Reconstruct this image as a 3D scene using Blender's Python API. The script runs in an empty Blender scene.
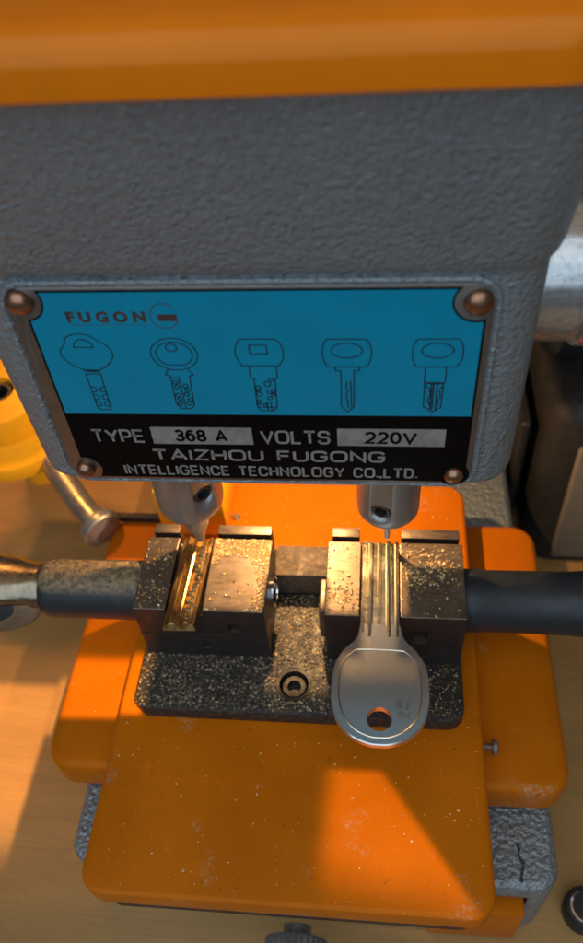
import bpy, bmesh, math, random
from mathutils import Vector, Matrix
random.seed(7)
S = 0.001                       # the script is written in millimetres
scene = bpy.context.scene
COL = scene.collection
PI = math.pi

# ------------------------------------------------------------------ materials
def new_mat(name):
    m = bpy.data.materials.new(name); m.use_nodes = True
    nt = m.node_tree; b = nt.nodes['Principled BSDF']
    return m, nt, b
def N(nt, kind, **kw):
    n = nt.nodes.new(kind)
    for k, v in kw.items():
        if k in n.inputs: n.inputs[k].default_value = v
        else: setattr(n, k, v)
    return n
def coords(nt):
    return N(nt, 'ShaderNodeTexCoord').outputs['Object']
def noise(nt, scale, detail=4, rough=0.55, vec=None, dist=0.0):
    n = N(nt, 'ShaderNodeTexNoise'); n.inputs['Scale'].default_value = scale
    n.inputs['Detail'].default_value = detail; n.inputs['Roughness'].default_value = rough
    n.inputs['Distortion'].default_value = dist
    nt.links.new(vec if vec is not None else coords(nt), n.inputs['Vector'])
    return n.outputs['Fac']
def ramp(nt, fac, stops):
    r = N(nt, 'ShaderNodeValToRGB'); e = r.color_ramp.elements
    while len(e) < len(stops): e.new(0.5)
    for i, (p, c) in enumerate(stops):
        e[i].position = p
        e[i].color = (c, c, c, 1) if isinstance(c, (int, float)) else (*c, 1)
    nt.links.new(fac, r.inputs['Fac']); return r.outputs['Color']
def bump(nt, b, h, strength, dist):
    n = N(nt, 'ShaderNodeBump'); n.inputs['Strength'].default_value = strength
    n.inputs['Distance'].default_value = dist
    nt.links.new(h, n.inputs['Height']); nt.links.new(n.outputs['Normal'], b.inputs['Normal'])
    return n
def mix(nt, fac, a, bb, mode='MIX'):
    n = N(nt, 'ShaderNodeMix', data_type='RGBA', blend_type=mode)
    for s, v in ((6, a), (7, bb)):
        if isinstance(v, tuple): n.inputs[s].default_value = (*v, 1)
        else: nt.links.new(v, n.inputs[s])
    if isinstance(fac, (int, float)): n.inputs[0].default_value = fac
    else: nt.links.new(fac, n.inputs[0])
    return n.outputs[2]
def stretch(nt, sx, sy, sz):
    m = N(nt, 'ShaderNodeMapping'); m.inputs['Scale'].default_value = (sx, sy, sz)
    nt.links.new(coords(nt), m.inputs['Vector']); return m.outputs['Vector']

def mat_paint(name, col, rough=0.3, dusty=0.5):
    m, nt, b = new_mat(name)
    big = noise(nt, 35, 3)
    c1 = ramp(nt, big, [(0.3, tuple(v*0.86 for v in col)), (0.7, tuple(min(1, v*1.08) for v in col))])
    spk = ramp(nt, noise(nt, 900, 2, 0.6), [(0.70, 0.0), (0.76, 1.0)])
    patch = ramp(nt, noise(nt, 60, 4, 0.7), [(0.45, 0.0), (0.7, 1.0)])
    f = N(nt, 'ShaderNodeMath', operation='MULTIPLY'); nt.links.new(spk, f.inputs[0]); nt.links.new(patch, f.inputs[1])
    f2 = N(nt, 'ShaderNodeMath', operation='MULTIPLY'); nt.links.new(f.outputs[0], f2.inputs[0]); f2.inputs[1].default_value = dusty
    c2 = mix(nt, f2.outputs[0], c1, (0.75, 0.42, 0.14))
    sm1 = ramp(nt, noise(nt, 52, 2, 0.5), [(0.66, 0.0), (0.74, 1.0)]); sm2 = ramp(nt, noise(nt, 800, 4, 0.75), [(0.48, 0.0), (0.6, 0.8)])
    sm = N(nt, 'ShaderNodeMath', operation='MULTIPLY'); nt.links.new(sm1, sm.inputs[0]); nt.links.new(sm2, sm.inputs[1])
    sm3 = N(nt, 'ShaderNodeMath', operation='MULTIPLY'); nt.links.new(sm.outputs[0], sm3.inputs[0]); sm3.inputs[1].default_value = dusty
    c2 = mix(nt, sm3.outputs[0], c2, (0.55, 0.36, 0.22))
    grime = ramp(nt, noise(nt, 420, 3, 0.6), [(0.24, 1.0), (0.34, 0.0)])
    g2 = N(nt, 'ShaderNodeMath', operation='MULTIPLY'); nt.links.new(grime, g2.inputs[0]); g2.inputs[1].default_value = 0.6*dusty
    c3 = mix(nt, g2.outputs[0], c2, (0.10, 0.05, 0.02))
    nt.links.new(c3, b.inputs['Base Color'])
    rr = ramp(nt, noise(nt, 90, 5, 0.65), [(0.3, rough*0.75), (0.75, rough*1.5)])
    nt.links.new(rr, b.inputs['Roughness'])
    b.inputs['Specular IOR Level'].default_value = 0.25; b.inputs['Specular Tint'].default_value = (1.0, 0.62, 0.30, 1)
    bump(nt, b, noise(nt, 260, 2), 0.05, 0.0004)
    return m
def mat_hammered(name, col, scale=560, strength=0.55, metallic=0.35, rough=0.42):
    m, nt, b = new_mat(name)
    v = N(nt, 'ShaderNodeTexVoronoi', feature='SMOOTH_F1'); v.inputs['Scale'].default_value = scale
    wob = N(nt, 'ShaderNodeTexNoise'); wob.inputs['Scale'].default_value = scale*0.5
    nt.links.new(coords(nt), wob.inputs['Vector'])
    vm = N(nt, 'ShaderNodeVectorMath', operation='MULTIPLY_ADD')
    nt.links.new(wob.outputs['Color'], vm.inputs[0]); vm.inputs[1].default_value = (0.0022,)*3
    nt.links.new(coords(nt), vm.inputs[2]); nt.links.new(vm.outputs[0], v.inputs['Vector'])
    n1 = noise(nt, scale*1.3, 3, 0.5)
    add = N(nt, 'ShaderNodeMath', operation='ADD'); nt.links.new(v.outputs['Distance'], add.inputs[0]); nt.links.new(n1, add.inputs[1])
    bump(nt, b, add.outputs[0], strength, 0.0008)
    c = ramp(nt, noise(nt, scale*0.8, 4, 0.6), [(0.3, tuple(x*0.86 for x in col)), (0.72, tuple(x*1.12 for x in col))])
    c = mix(nt, ramp(nt, noise(nt, 45, 3), [(0.3, 0.0), (0.8, 0.35)]), c, tuple(x*0.7 for x in col))
    nt.links.new(c, b.inputs['Base Color'])
    b.inputs['Metallic'].default_value = metallic; b.inputs['Roughness'].default_value = rough
    return m
def mat_metal(name, col, rough=0.35, metallic=1.0, grain=(300, 1500, 300), var=0.25, dust=0.0, dustcol=(0.35, 0.22, 0.09), bmp=0.12, rv=(0.7, 1.35)):
    m, nt, b = new_mat(name)
    g = noise(nt, 1.0, 4, 0.6, stretch(nt, *grain))
    blot = noise(nt, 140, 5, 0.65)
    c = ramp(nt, blot, [(0.25, tuple(v*(1-var) for v in col)), (0.75, tuple(min(1, v*(1+var*0.5)) for v in col))])
    if dust > 0:
        d = ramp(nt, noise(nt, 750, 5, 0.75), [(0.5, 0.0), (0.62, dust)])
        c = mix(nt, d, c, dustcol)
    nt.links.new(c, b.inputs['Base Color'])
    r = ramp(nt, g, [(0.3, rough*rv[0]), (0.7, min(1, rough*rv[1]))])
    nt.links.new(r, b.inputs['Roughness'])
    b.inputs['Metallic'].default_value = metallic
    bump(nt, b, g, bmp, 0.0001)
    return m
def mat_flat(name, col, rough=0.45, metallic=0.0, var=0.12, scale=300):
    m, nt, b = new_mat(name)
    c = ramp(nt, noise(nt, scale, 4, 0.65), [(0.3, tuple(v*(1-var) for v in col)), (0.7, tuple(min(1, v*(1+var)) for v in col))])
    nt.links.new(c, b.inputs['Base Color'])
    r = ramp(nt, noise(nt, scale*0.4, 5, 0.7), [(0.3, rough*0.8), (0.75, min(1, rough*1.3))])
    nt.links.new(r, b.inputs['Roughness']); b.inputs['Metallic'].default_value = metallic
    return m
def mat_wood(name):
    m, nt, b = new_mat(name)
    g = noise(nt, 1.0, 6, 0.6, stretch(nt, 9, 45, 45), 0.8)
    f = noise(nt, 1.0, 3, 0.6, stretch(nt, 70, 1400, 900))
    c = ramp(nt, g, [(0.2, (0.36, 0.185, 0.055)), (0.5, (0.44, 0.235, 0.070)), (0.8, (0.50, 0.28, 0.092))])
    c = mix(nt, ramp(nt, f, [(0.35, 0.22), (0.6, 0.0)]), c, (0.22, 0.12, 0.05))
    st = ramp(nt, noise(nt, 1.0, 5, 0.65, stretch(nt, 14, 26, 26), 1.2), [(0.52, 0.0), (0.72, 0.55)])
    c = mix(nt, st, c, (0.24, 0.13, 0.045))
    pores = ramp(nt, noise(nt, 1.0, 2, 0.5, stretch(nt, 260, 2600, 2000)), [(0.66, 0.0), (0.72, 0.6)])
    c = mix(nt, pores, c, (0.14, 0.075, 0.03))
    nt.links.new(c, b.inputs['Base Color']); b.inputs['Roughness'].default_value = 0.42
    bump(nt, b, f, 0.06, 0.0003)
    return m
def mat_filings(name, a, bcol, c3):
    m, nt, b = new_mat(name)
    g = N(nt, 'ShaderNodeNewGeometry')
    c = ramp(nt, g.outputs['Random Per Island'], [(0.0, a), (0.5, bcol), (1.0, c3)])
    nt.links.new(c, b.inputs['Base Color']); b.inputs['Metallic'].default_value = 0.2
    b.inputs['Roughness'].default_value = 0.42
    return m

ORANGE = mat_paint('orange_paint', (0.60, 0.152, 0.0025), 0.34, 0.85)
ORANGE_CLEAN = mat_paint('orange_cover_paint', (0.84, 0.205, 0.004), 0.20, 0.1)
ORANGE_CLEAN.node_tree.nodes['Principled BSDF'].inputs['Specular IOR Level'].default_value = 0.6
YELLOW = mat_paint('amber_lit_orange', (0.88, 0.42, 0.014), 0.3, 0.2)  # amber tone stands for orange under strong lamp light
GREY = mat_hammered('hammered_grey_paint', (0.25, 0.284, 0.308), 860, 0.66, 0.3, 0.34)
GREY_BASE = mat_hammered('hammered_base_paint', (0.29, 0.32, 0.34), 620, 0.9, 0.4, 0.36)
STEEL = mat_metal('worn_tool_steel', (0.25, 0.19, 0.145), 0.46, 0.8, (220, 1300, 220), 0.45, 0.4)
CHUCK = mat_metal('turned_steel', (0.40, 0.40, 0.40), 0.40, 0.75, (100, 100, 1800), 0.15)
SOCKET = mat_metal('oiled_screw', (0.10, 0.09, 0.085), 0.3, 0.7)
BLACKPLATE = mat_metal('blackened_steel', (0.032, 0.03, 0.03), 0.5, 0.25, (300, 300, 300), 0.3, 0.7, (0.13, 0.095, 0.055))
ROD = mat_flat('black_rubber_grip', (0.020, 0.024, 0.030), 0.42, 0.0, 0.25)
def dusty_grip(name):
    m, nt, b = new_mat(name)
    c = ramp(nt, noise(nt, 300, 4, 0.65), [(0.3, (0.016, 0.019, 0.024)), (0.7, (0.026, 0.030, 0.036))])
    g = N(nt, 'ShaderNodeNewGeometry'); sp = N(nt, 'ShaderNodeSeparateXYZ'); nt.links.new(g.outputs['Normal'], sp.inputs[0])
    up = N(nt, 'ShaderNodeMapRange'); up.inputs['From Min'].default_value = 0.68; up.inputs['From Max'].default_value = 0.84
    nt.links.new(sp.outputs[2], up.inputs['Value'])
    f = N(nt, 'ShaderNodeMath', operation='MULTIPLY'); nt.links.new(up.outputs[0], f.inputs[0])
    nt.links.new(ramp(nt, noise(nt, 520, 5, 0.7), [(0.38, 0.15), (0.64, 0.9)]), f.inputs[1])
    nt.links.new(mix(nt, f.outputs[0], c, (0.42, 0.29, 0.15)), b.inputs['Base Color'])
    b.inputs['Roughness'].default_value = 0.5
    return m
DUSTY = dusty_grip('dusty_black_grip')
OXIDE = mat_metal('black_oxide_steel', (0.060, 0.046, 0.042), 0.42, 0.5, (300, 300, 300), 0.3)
SCREWSTEEL = mat_metal('blued_screw', (0.34, 0.32, 0.30), 0.4, 0.6)
BITTING = mat_metal('cut_edges', (0.30, 0.22, 0.13), 0.35, 0.9, (900, 900, 900), 0.6, 0.6, (0.05, 0.035, 0.02))
CROSSBAR = mat_metal('dusty_dark_steel', (0.13, 0.095, 0.07), 0.7, 0.2, (300, 300, 300), 0.3, 0.5)
APRON_BROWN = mat_flat('dark_brown_apron', (0.060, 0.030, 0.024), 0.45, 0.1, 0.3)  # apron: plain dark brown in place of the carriage orange
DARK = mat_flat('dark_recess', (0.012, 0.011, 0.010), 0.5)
BRASS = mat_metal('brass', (0.76, 0.47, 0.17), 0.32, 1.0, (900, 120, 300), 0.3, 0.3, (0.16, 0.09, 0.035))
NICKEL = mat_metal('nickel_silver', (0.78, 0.76, 0.72), 0.23, 0.9, (2400, 330, 900), 0.04, bmp=0.022, rv=(0.93, 1.1))
NICKEL_RIDGE = mat_metal('polished_ridge', (0.86, 0.78, 0.62), 0.2, 1.0)
SHANK = mat_metal('tarnished_steel', (0.40, 0.33, 0.24), 0.26, 1.0, (200, 200, 200), 0.5, 0.35, (0.12, 0.08, 0.04), bmp=0.4)
SLEEVE = mat_metal('chromed_sleeve', (0.62, 0.63, 0.64), 0.25, 0.80, (60, 500, 500), 0.15, 0.25, (0.05, 0.045, 0.04), bmp=0.12)
CHROME = mat_metal('chrome', (0.78, 0.78, 0.78), 0.09, 1.0, (60, 900, 900), 0.12)
COPPER = mat_metal('copper_rivet', (0.42, 0.225, 0.14), 0.34, 1.0, (300, 300, 300), 0.35)
ALU = mat_metal('aluminium_plate', (0.26, 0.235, 0.215), 0.42, 0.9, (1200, 150, 150), 0.2)
TEAL = mat_flat('teal_print', (0.0, 0.265, 0.43), 0.36, 0.0, 0.05, 60)
BLACKPRINT = mat_flat('black_print', (0.004, 0.0036, 0.0036), 0.42)
BLACKPRINT.node_tree.nodes['Principled BSDF'].inputs['Specular IOR Level'].default_value = 0.06
TEAL.node_tree.nodes['Principled BSDF'].inputs['Specular IOR Level'].default_value = 0.25
SILVER = mat_flat('silver_print', (0.30, 0.285, 0.265), 0.45, 0.2, 0.25, 500)
INK = mat_flat('dark_ink', (0.002, 0.006, 0.011), 0.45)
RUST_INK = mat_flat('brown_ink', (0.058, 0.034, 0.027), 0.5, 0.0, 0.4, 700)
MOTOR = mat_flat('dark_cast_iron', (0.024, 0.022, 0.021), 0.55, 0.1, 0.3)
BARREL = mat_flat('blue_black_enamel', (0.022, 0.026, 0.034), 0.35, 0.0, 0.25)
PANEL = mat_flat('tan_panel', (0.22, 0.185, 0.14), 0.6)
WOOD = mat_wood('plywood')
WHITE = mat_flat('white_paper', (0.62, 0.61, 0.58), 0.7)
YTAPE = mat_flat('yellow_tape', (0.75, 0.52, 0.03), 0.5)
BRONZE = mat_metal('worn_bronze', (0.22, 0.13, 0.065), 0.5, 0.35, (300, 300, 300), 0.4)
RODSTEEL = mat_metal('plain_steel_rod', (0.50, 0.44, 0.37), 0.38, 0.9, (100, 800, 800), 0.2)
FIL_BRASS = mat_filings('brass_chips', (0.55, 0.28, 0.07), (0.88, 0.56, 0.20), (0.95, 0.75, 0.42))
FIL_GREY = mat_filings('dull_chips', (0.07, 0.055, 0.035), (0.24, 0.185, 0.12), (0.46, 0.37, 0.25))

# ------------------------------------------------------------------ builders
ORG = Vector((0, 0, 0))
def obj(name, bm, mat, parent=None, smooth=30):
    bmesh.ops.remove_doubles(bm, verts=bm.verts, dist=1e-5)
    bmesh.ops.recalc_face_normals(bm, faces=bm.faces)
    bmesh.ops.translate(bm, verts=bm.verts, vec=-ORG)
    bmesh.ops.scale(bm, verts=bm.verts, vec=(S, S, S))
    for f in bm.faces: f.smooth = smooth > 0
    if smooth > 0:
        ang = math.radians(smooth)
        for e in bm.edges:
            if len(e.link_faces) == 2 and e.calc_face_angle(0) > ang: e.smooth = False
    me = bpy.data.meshes.new(name); bm.to_mesh(me); bm.free()
    me.materials.append(mat)
    o = bpy.data.objects.new(name, me); COL.objects.link(o)
    if parent is not None: o.parent = parent
    else: o.location = ORG*S
    return o
def tag(o, label, cat, group=None, kind=None):
    o['label'] = label
    if cat: o['category'] = cat
    if group: o['group'] = group
    if kind: o['kind'] = kind
    return o
def thing(name, label, cat, loc, group=None):
    global ORG
    o = bpy.data.objects.new(name, None); COL.objects.link(o)
    o.empty_display_size = 0.01
    ORG = Vector(loc); o.location = ORG*S
    return tag(o, label, cat, group)
def at(loc):
    global ORG
    ORG = Vector(loc)
def rr_outline(x0, x1, y0, y1, r, n=8):
    r = max(0.01, min(r, (x1-x0)/2-0.001, (y1-y0)/2-0.001)); pts = []
    for cx, cy, a0 in ((x1-r, y1-r, 0), (x0+r, y1-r, 90), (x0+r, y0+r, 180), (x1-r, y0+r, 270)):
        for i in range(n+1):
            a = math.radians(a0+90*i/n); pts.append((cx+r*math.cos(a), cy+r*math.sin(a)))
    return pts
def loft(bm, rings):
    """rings: list of equally long lists of 3D points; capped at both ends"""
    vs = [[bm.verts.new(p) for p in ring] for ring in rings]; n = len(vs[0])
    for a, b in zip(vs, vs[1:]):
        for i in range(n):
            bm.faces.new((a[i], a[(i+1) % n], b[(i+1) % n], b[i]))
    bm.faces.new(list(reversed(vs[0]))); bm.faces.new(vs[-1])
    return vs
def rr_solid(bm, x0, x1, y0, y1, r, prof, n=8):
    loft(bm, [[(px, py, z) for px, py in rr_outline(x0+d, x1-d, y0+d, y1-d, r-d if r-d > 0.05 else 0.05, n)] for d, z in prof])
def box(bm, x0, x1, y0, y1, z0, z1, bev=0.0, seg=2):
    m = Matrix.Translation(((x0+x1)/2, (y0+y1)/2, (z0+z1)/2)) @ Matrix.Diagonal((x1-x0, y1-y0, z1-z0, 1))
    r = bmesh.ops.create_cube(bm, size=1.0, matrix=m)
    if bev > 0:
        es = list({e for v in r['verts'] for e in v.link_edges})
        bmesh.ops.bevel(bm, geom=es, offset=bev, segments=seg, affect='EDGES', profile=0.5)
def frame(axis, up=None):
    z = Vector(axis).normalized()
    t = Vector(up) if up else (Vector((0, 0, 1)) if abs(z.z) < 0.9 else Vector((1, 0, 0)))
    x = t.cross(z).normalized(); y = z.cross(x)
    return Matrix((x, y, z)).transposed()
def lathe(bm, origin, axis, prof, n=40, flute=None, closed=False):
    """prof: (radius, distance along axis); closed at ends"""
    M = frame(axis); o = Vector(origin); rings = []
    for r, h in prof:
        ring = []
        for i in range(n):
            a = 2*PI*i/n; rr = max(r, 0.01)
            if flute and r > flute[0]: rr -= flute[1]*(i % 2)
            ring.append(o + M @ Vector((rr*math.cos(a), rr*math.sin(a), h)))
        rings.append(ring)
    if not closed: loft(bm, rings); return
    vs = [[bm.verts.new(p) for p in ring] for ring in rings]
    for a, b in zip(vs, vs[1:]+vs[:1]):
        for i in range(n): bm.faces.new((a[i], a[(i+1) % n], b[(i+1) % n], b[i]))
def tube(bm, pts, r, n=10):
    pts = [Vector(p) for p in pts]; rings = []; up = None
    for i, p in enumerate(pts):
        d = (pts[min(i+1, len(pts)-1)] - pts[max(i-1, 0)]).normalized()
        M = frame(d, (0, 0.02, 1) if abs(d.z) < 0.9 else (1, 0, 0))
        rings.append([p + M @ Vector((r*math.cos(2*PI*k/n), r*math.sin(2*PI*k/n), 0)) for k in range(n)])
    loft(bm, rings)
def prism_y(bm, sec, y0, y1, xf=None):
    """extrude an x-z section along y"""
    xf = xf or (lambda x, y: x)
    loft(bm, [[(xf(x, y), y, z) for x, z in sec] for y in (y0, y1)])
def slab(bm, outline, z0, z1, bev=0.3):
    """solid with a chamfered top and bottom from an x-y outline (convex-ish)"""
    cx = sum(p[0] for p in outline)/len(outline); cy = sum(p[1] for p in outline)/len(outline)
    def inset(d):
        out = []; n = len(outline)
        for i in range(n):
            a = Vector(outline[i-1]); b = Vector(outline[i]); c = Vector(outline[(i+1) % n])
            t = (c-a).normalized(); nn = Vector((-t.y, t.x))
            out.append((b.x+nn.x*d, b.y+nn.y*d))
        return out
    loft(bm, [[(x, y, z) for x, y in inset(d)] for d, z in ((bev, z0), (0, z0+bev), (0, z1-bev), (bev, z1))])
def cut(o, cutters):
    """boolean difference with bmesh-made cutters, applied to the mesh data"""
    tmp = []
    for bm in cutters:
        bmesh.ops.recalc_face_normals(bm, faces=bm.faces)
        bmesh.ops.translate(bm, verts=bm.verts, vec=-ORG); bmesh.ops.scale(bm, verts=bm.verts, vec=(S, S, S))
        me = bpy.data.meshes.new('cutter'); bm.to_mesh(me); bm.free()
        c = bpy.data.objects.new('cutter', me); COL.objects.link(c)
        if o.parent:
            w = Vector((0, 0, 0)); p = o.parent
            while p: w += p.location; p = p.parent
            c.location = w
        else: c.location = o.location
        md = o.modifiers.new('b', 'BOOLEAN'); md.operation = 'DIFFERENCE'; md.solver = 'EXACT'; md.object = c
        tmp.append(c)
    bpy.context.view_layer.update()
    dg = bpy.context.evaluated_depsgraph_get()
    me = bpy.data.meshes.new_from_object(o.evaluated_get(dg))
    o.modifiers.clear(); o.data = me
    for c in tmp: bpy.data.objects.remove(c)

# flat print on the nameplate: x-z plane facing -y
def stroke(bm, pts, w, y, closed=False, th=0.03):
    """thin raised ink line through x-z points"""
    pts = [Vector((p[0], p[1])) for p in pts]
    n = len(pts); L = []; R = []
    for i in range(n):
        a = pts[i-1] if (i > 0 or closed) else pts[i]; c = pts[(i+1) % n] if (i < n-1 or closed) else pts[i]
        d1 = (pts[i]-a); d2 = (c-pts[i])
        d1 = d1.normalized() if d1.length > 1e-6 else d2.normalized()
        d2 = d2.normalized() if d2.length > 1e-6 else d1
        t = (d1+d2); t = t.normalized() if t.length > 1e-6 else d1
        nn = Vector((-t.y, t.x)); k = min(2.0, 1/max(0.3, nn.dot(Vector((-d1.y, d1.x)))))
        L.append(pts[i]+nn*w/2*k); R.append(pts[i]-nn*w/2*k)
    vl = [bm.verts.new((p.x, y, p.y)) for p in L]; vr = [bm.verts.new((p.x, y, p.y)) for p in R]
    for i in range(n if closed else n-1):
        j = (i+1) % n
        bm.faces.new((vl[i], vr[i], vr[j], vl[j]))
def poly(bm, pts, y):
    bm.faces.new([bm.verts.new((p[0], y, p[1])) for p in pts])
def ell(cx, cz, rx, rz, a0=0, a1=360, n=32):
    k = n if abs(a1-a0) >= 360 else n+1
    return [(cx+rx*math.cos(math.radians(a0+(a1-a0)*i/n)), cz+rz*math.sin(math.radians(a0+(a1-a0)*i/n))) for i in range(k)]
def catmull(p, n=5, closed=True):
    out = []; m = len(p)
    for i in range(m if closed else m-1):
        g = lambda k: Vector(p[k % m]) if closed else Vector(p[max(0, min(m-1, k))])
        a, b, c, d = g(i-1), g(i), g(i+1), g(i+2)
        for t in range(n):
            t /= n
            out.append(tuple(0.5*((2*b)+(c-a)*t+(2*a-5*b+4*c-d)*t*t+(3*b-a-3*c+d)*t**3)))
    if not closed: out.append(tuple(p[-1]))
    return out
def text_bm(txt, bold=0.0, spacing=1.0):
    cu = bpy.data.curves.new('t', 'FONT'); cu.body = txt; cu.offset = bold; cu.space_character = spacing; cu.resolution_u = 4
    o = bpy.data.objects.new('t', cu); COL.objects.link(o); bpy.context.view_layer.update()
    me = bpy.data.meshes.new_from_object(o.evaluated_get(bpy.context.evaluated_depsgraph_get()))
    bpy.data.objects.remove(o); bm = bmesh.new(); bm.from_mesh(me); return bm
def add_text(dst, txt, x0, x1, z0, z1, mapf, bold=0.02, spacing=1.1):
    """fit lettering into a rectangle; mapf turns (x, z) into a 3D point"""
    t = text_bm(txt, bold, spacing)
    xs = [v.co.x for v in t.verts]; ys = [v.co.y for v in t.verts]
    ax, bx, ay, by = min(xs), max(xs), min(ys), max(ys); m = {}
    for v in t.verts:
        m[v] = dst.verts.new(mapf(x0+(v.co.x-ax)/(bx-ax)*(x1-x0), z0+(v.co.y-ay)/(by-ay)*(z1-z0)))
    for f in t.faces:
        try: dst.faces.new([m[v] for v in f.verts])
        except ValueError: pass
    t.free()
def arc(cx, cy, rx, ry, a0, a1, n=10):
    return [(cx+rx*math.cos(math.radians(a0+(a1-a0)*i/n)), cy+ry*math.sin(math.radians(a0+(a1-a0)*i/n))) for i in range(n+1)]
# a plain wide grotesque drawn with strokes: glyph -> (width, list of polylines), height 1
def rbox(w): return arc(w-.32, .68, .32, .32, 0, 90, 6)+arc(.32, .68, .32, .32, 90, 180, 6)+arc(.32, .32, .32, .32, 180, 270, 6)+arc(w-.32, .32, .32, .32, 270, 360, 6)+[(w, .68)]
GLY = {
 'T': (.95, [[(0, 1), (.95, 1)], [(.475, 1), (.475, 0)]]), 'Y': (1.0, [[(0, 1), (.5, .45), (1, 1)], [(.5, .45), (.5, 0)]]),
 'P': (.85, [[(0, 0), (0, 1), (.55, 1)]+arc(.55, .71, .30, .29, 90, -90, 8)+[(0, .42)]]), 'E': (.82, [[(.82, 1), (0, 1), (0, 0), (.82, 0)], [(0, .52), (.75, .52)]]),
 'V': (1.0, [[(0, 1), (.5, 0), (1, 1)]]), 'O': (1.05, [rbox(1.05)]), 'L': (.75, [[(0, 1), (0, 0), (.75, 0)]]),
 'S': (.9, [[(.88, .74)]+arc(.62, .74, .26, .26, 0, 90, 5)+arc(.28, .765, .27, .235, 90, 270, 8)+arc(.62, .265, .27, .265, 90, -90, 8)+arc(.28, .26, .28, .26, 270, 180, 5)]),
 'A': (1.05, [[(0, 0), (.525, 1), (1.05, 0)], [(.2, .3), (.85, .3)]]), 'I': (.0, [[(0, 0), (0, 1)]]), 'Z': (.9, [[(0, 1), (.9, 1), (0, 0), (.9, 0)]]),
 'H': (.9, [[(0, 0), (0, 1)], [(.9, 0), (.9, 1)], [(0, .52), (.9, .52)]]), 'U': (.92, [[(0, 1), (0, .32)]+arc(.32, .32, .32, .32, 180, 270, 6)+arc(.60, .32, .32, .32, 270, 360, 6)+[(.92, 1)]]),
 'F': (.78, [[(0, 0), (0, 1), (.78, 1)], [(0, .52), (.7, .52)]]), 'N': (.92, [[(0, 0), (0, 1), (.92, 0), (.92, 1)]]),
 'G': (1.0, [[(.98, .76)]+arc(.68, .72, .30, .28, 10, 90, 5)+arc(.32, .68, .32, .32, 90, 180, 6)+arc(.32, .32, .32, .32, 180, 270, 6)+arc(.68, .32, .30, .32, 270, 360, 6)+[(.98, .48), (.55, .48)]]),
 'C': (.95, [[(.95, .72)]+arc(.65, .70, .30, .30, 5, 90, 5)+arc(.32, .68, .32, .32, 90, 180, 6)+arc(.32, .32, .32, .32, 180, 270, 6)+arc(.65, .30, .30, .30, 270, 355, 5)]),
 'D': (.95, [[(0, 0), (0, 1), (.55, 1)]+arc(.55, .5, .40, .5, 90, -90, 12)+[(0, 0)]]),
 '3': (.75, [arc(.36, .76, .34, .24, 165, 0, 8)+arc(.36, .76, .34, .235, 0, -90, 5)+arc(.36, .265, .39, .265, 90, -165, 12)]),
 '6': (.76, [[(.70, .86)]+arc(.40, .70, .32, .30, 60, 110, 4)+arc(.42, .42, .42, .56, 130, 180, 5)+arc(.38, .33, .38, .33, 180, 540, 20)]),
 '8': (.76, [arc(.38, .76, .33, .24, -90, 270, 18), arc(.38, .265, .38, .265, 90, 450, 18)]),
 '2': (.76, [arc(.38, .70, .36, .30, 165, -20, 9)+[(.60, .42), (.0, 0), (.76, 0)]]), '0': (.76, [arc(.38, .5, .38, .5, 90, 450, 24)]),
 '.': (.0, [[(0, 0), (0, .13)]]), ',': (.0, [[(.02, .13), (-.05, -.14)]]), ' ': (.45, []), '1': (.3, [[(0, .8), (.3, 1), (.3, 0)]]), '7': (.75, [[(0, 1), (.75, 1), (.3, 0)]]),
}
def lettering(bm, txt, x0, x1, z0, z1, w, y, gap=0.36):
    """fit stroked lettering into a rectangle; w = stroke as a share of the height"""
    h = z1-z0; tot = sum(GLY[c][0] for c in txt)+gap*(len(txt)-1)
    sx = (x1-x0-w*h)/tot; x = x0+w*h/2
    for c in txt:
        gw, lines = GLY[c]
        for l in lines: stroke(bm, [(x+px*sx, z0+w*h/2+pz*h*(1-w)) for px, pz in l], w*h, y)
        x += (gw+gap)*sx
def flat(name, bm, mat, parent):
    for f in bm.faces:
        f.normal_update()
    o = obj(name, bm, mat, parent, 0); return o

# ------------------------------------------------------------------ setting
at((0, 0, 0))
WZ = -95.0
bm = bmesh.new(); box(bm, -420, 420, -230, 640, WZ-18, WZ, 1.0)
tag(obj('workbench_top', bm, WOOD), 'pale plywood bench top lit orange by the work lamp and added lamps', None, None, 'structure')

# ------------------------------------------------------------------ the machine
M0 = (-22, 40, WZ)
mach = thing('key_cutting_machine', 'orange and grey key cutting machine with two vices and a blue printed nameplate', 'key machine', M0)

# base casting
bm = bmesh.new()
rr_solid(bm, -91, 51.2, -30, 172, 7, [(1.5, WZ), (0, WZ+1.5), (0, -58.5), (0.7, -57), (2.2, -56)])
base = obj('base_casting', bm, GREY_BASE, mach)
c1 = bmesh.new(); box(c1, -60, 43, -42, -25.5, WZ-5, -63)
cut(base, [c1])
crack = [(39.9, -17.0), (40.5, -18.8), (40.2, -20.6), (41.2, -22.6), (40.9, -24.6), (40.3, -26.6), (40.4, -28)]
wd = [0.3, 0.9, 0.6, 1.3, 0.8, 1.0, 0.5]
c1 = bmesh.new()
left = [(x-w/2, y) for (x, y), w in zip(crack, wd)]; rgt = [(x+w/2, y) for (x, y), w in zip(crack, wd)]
loft(c1, [[(x, y, z) for x, y in left+rgt[::-1]] for z in (-58.6, -55)])
cut(base, [c1])
bm = bmesh.new(); box(bm, 16, 42.2, -34, -26, WZ+2, -66, 0.8)
obj('slide_stop', bm, ORANGE, mach)

# column behind the head
bm = bmesh.new(); rr_solid(bm, -78, 14, 138, 170, 10, [(0, -57), (0, 96)])
obj('column', bm, GREY, mach)

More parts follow.
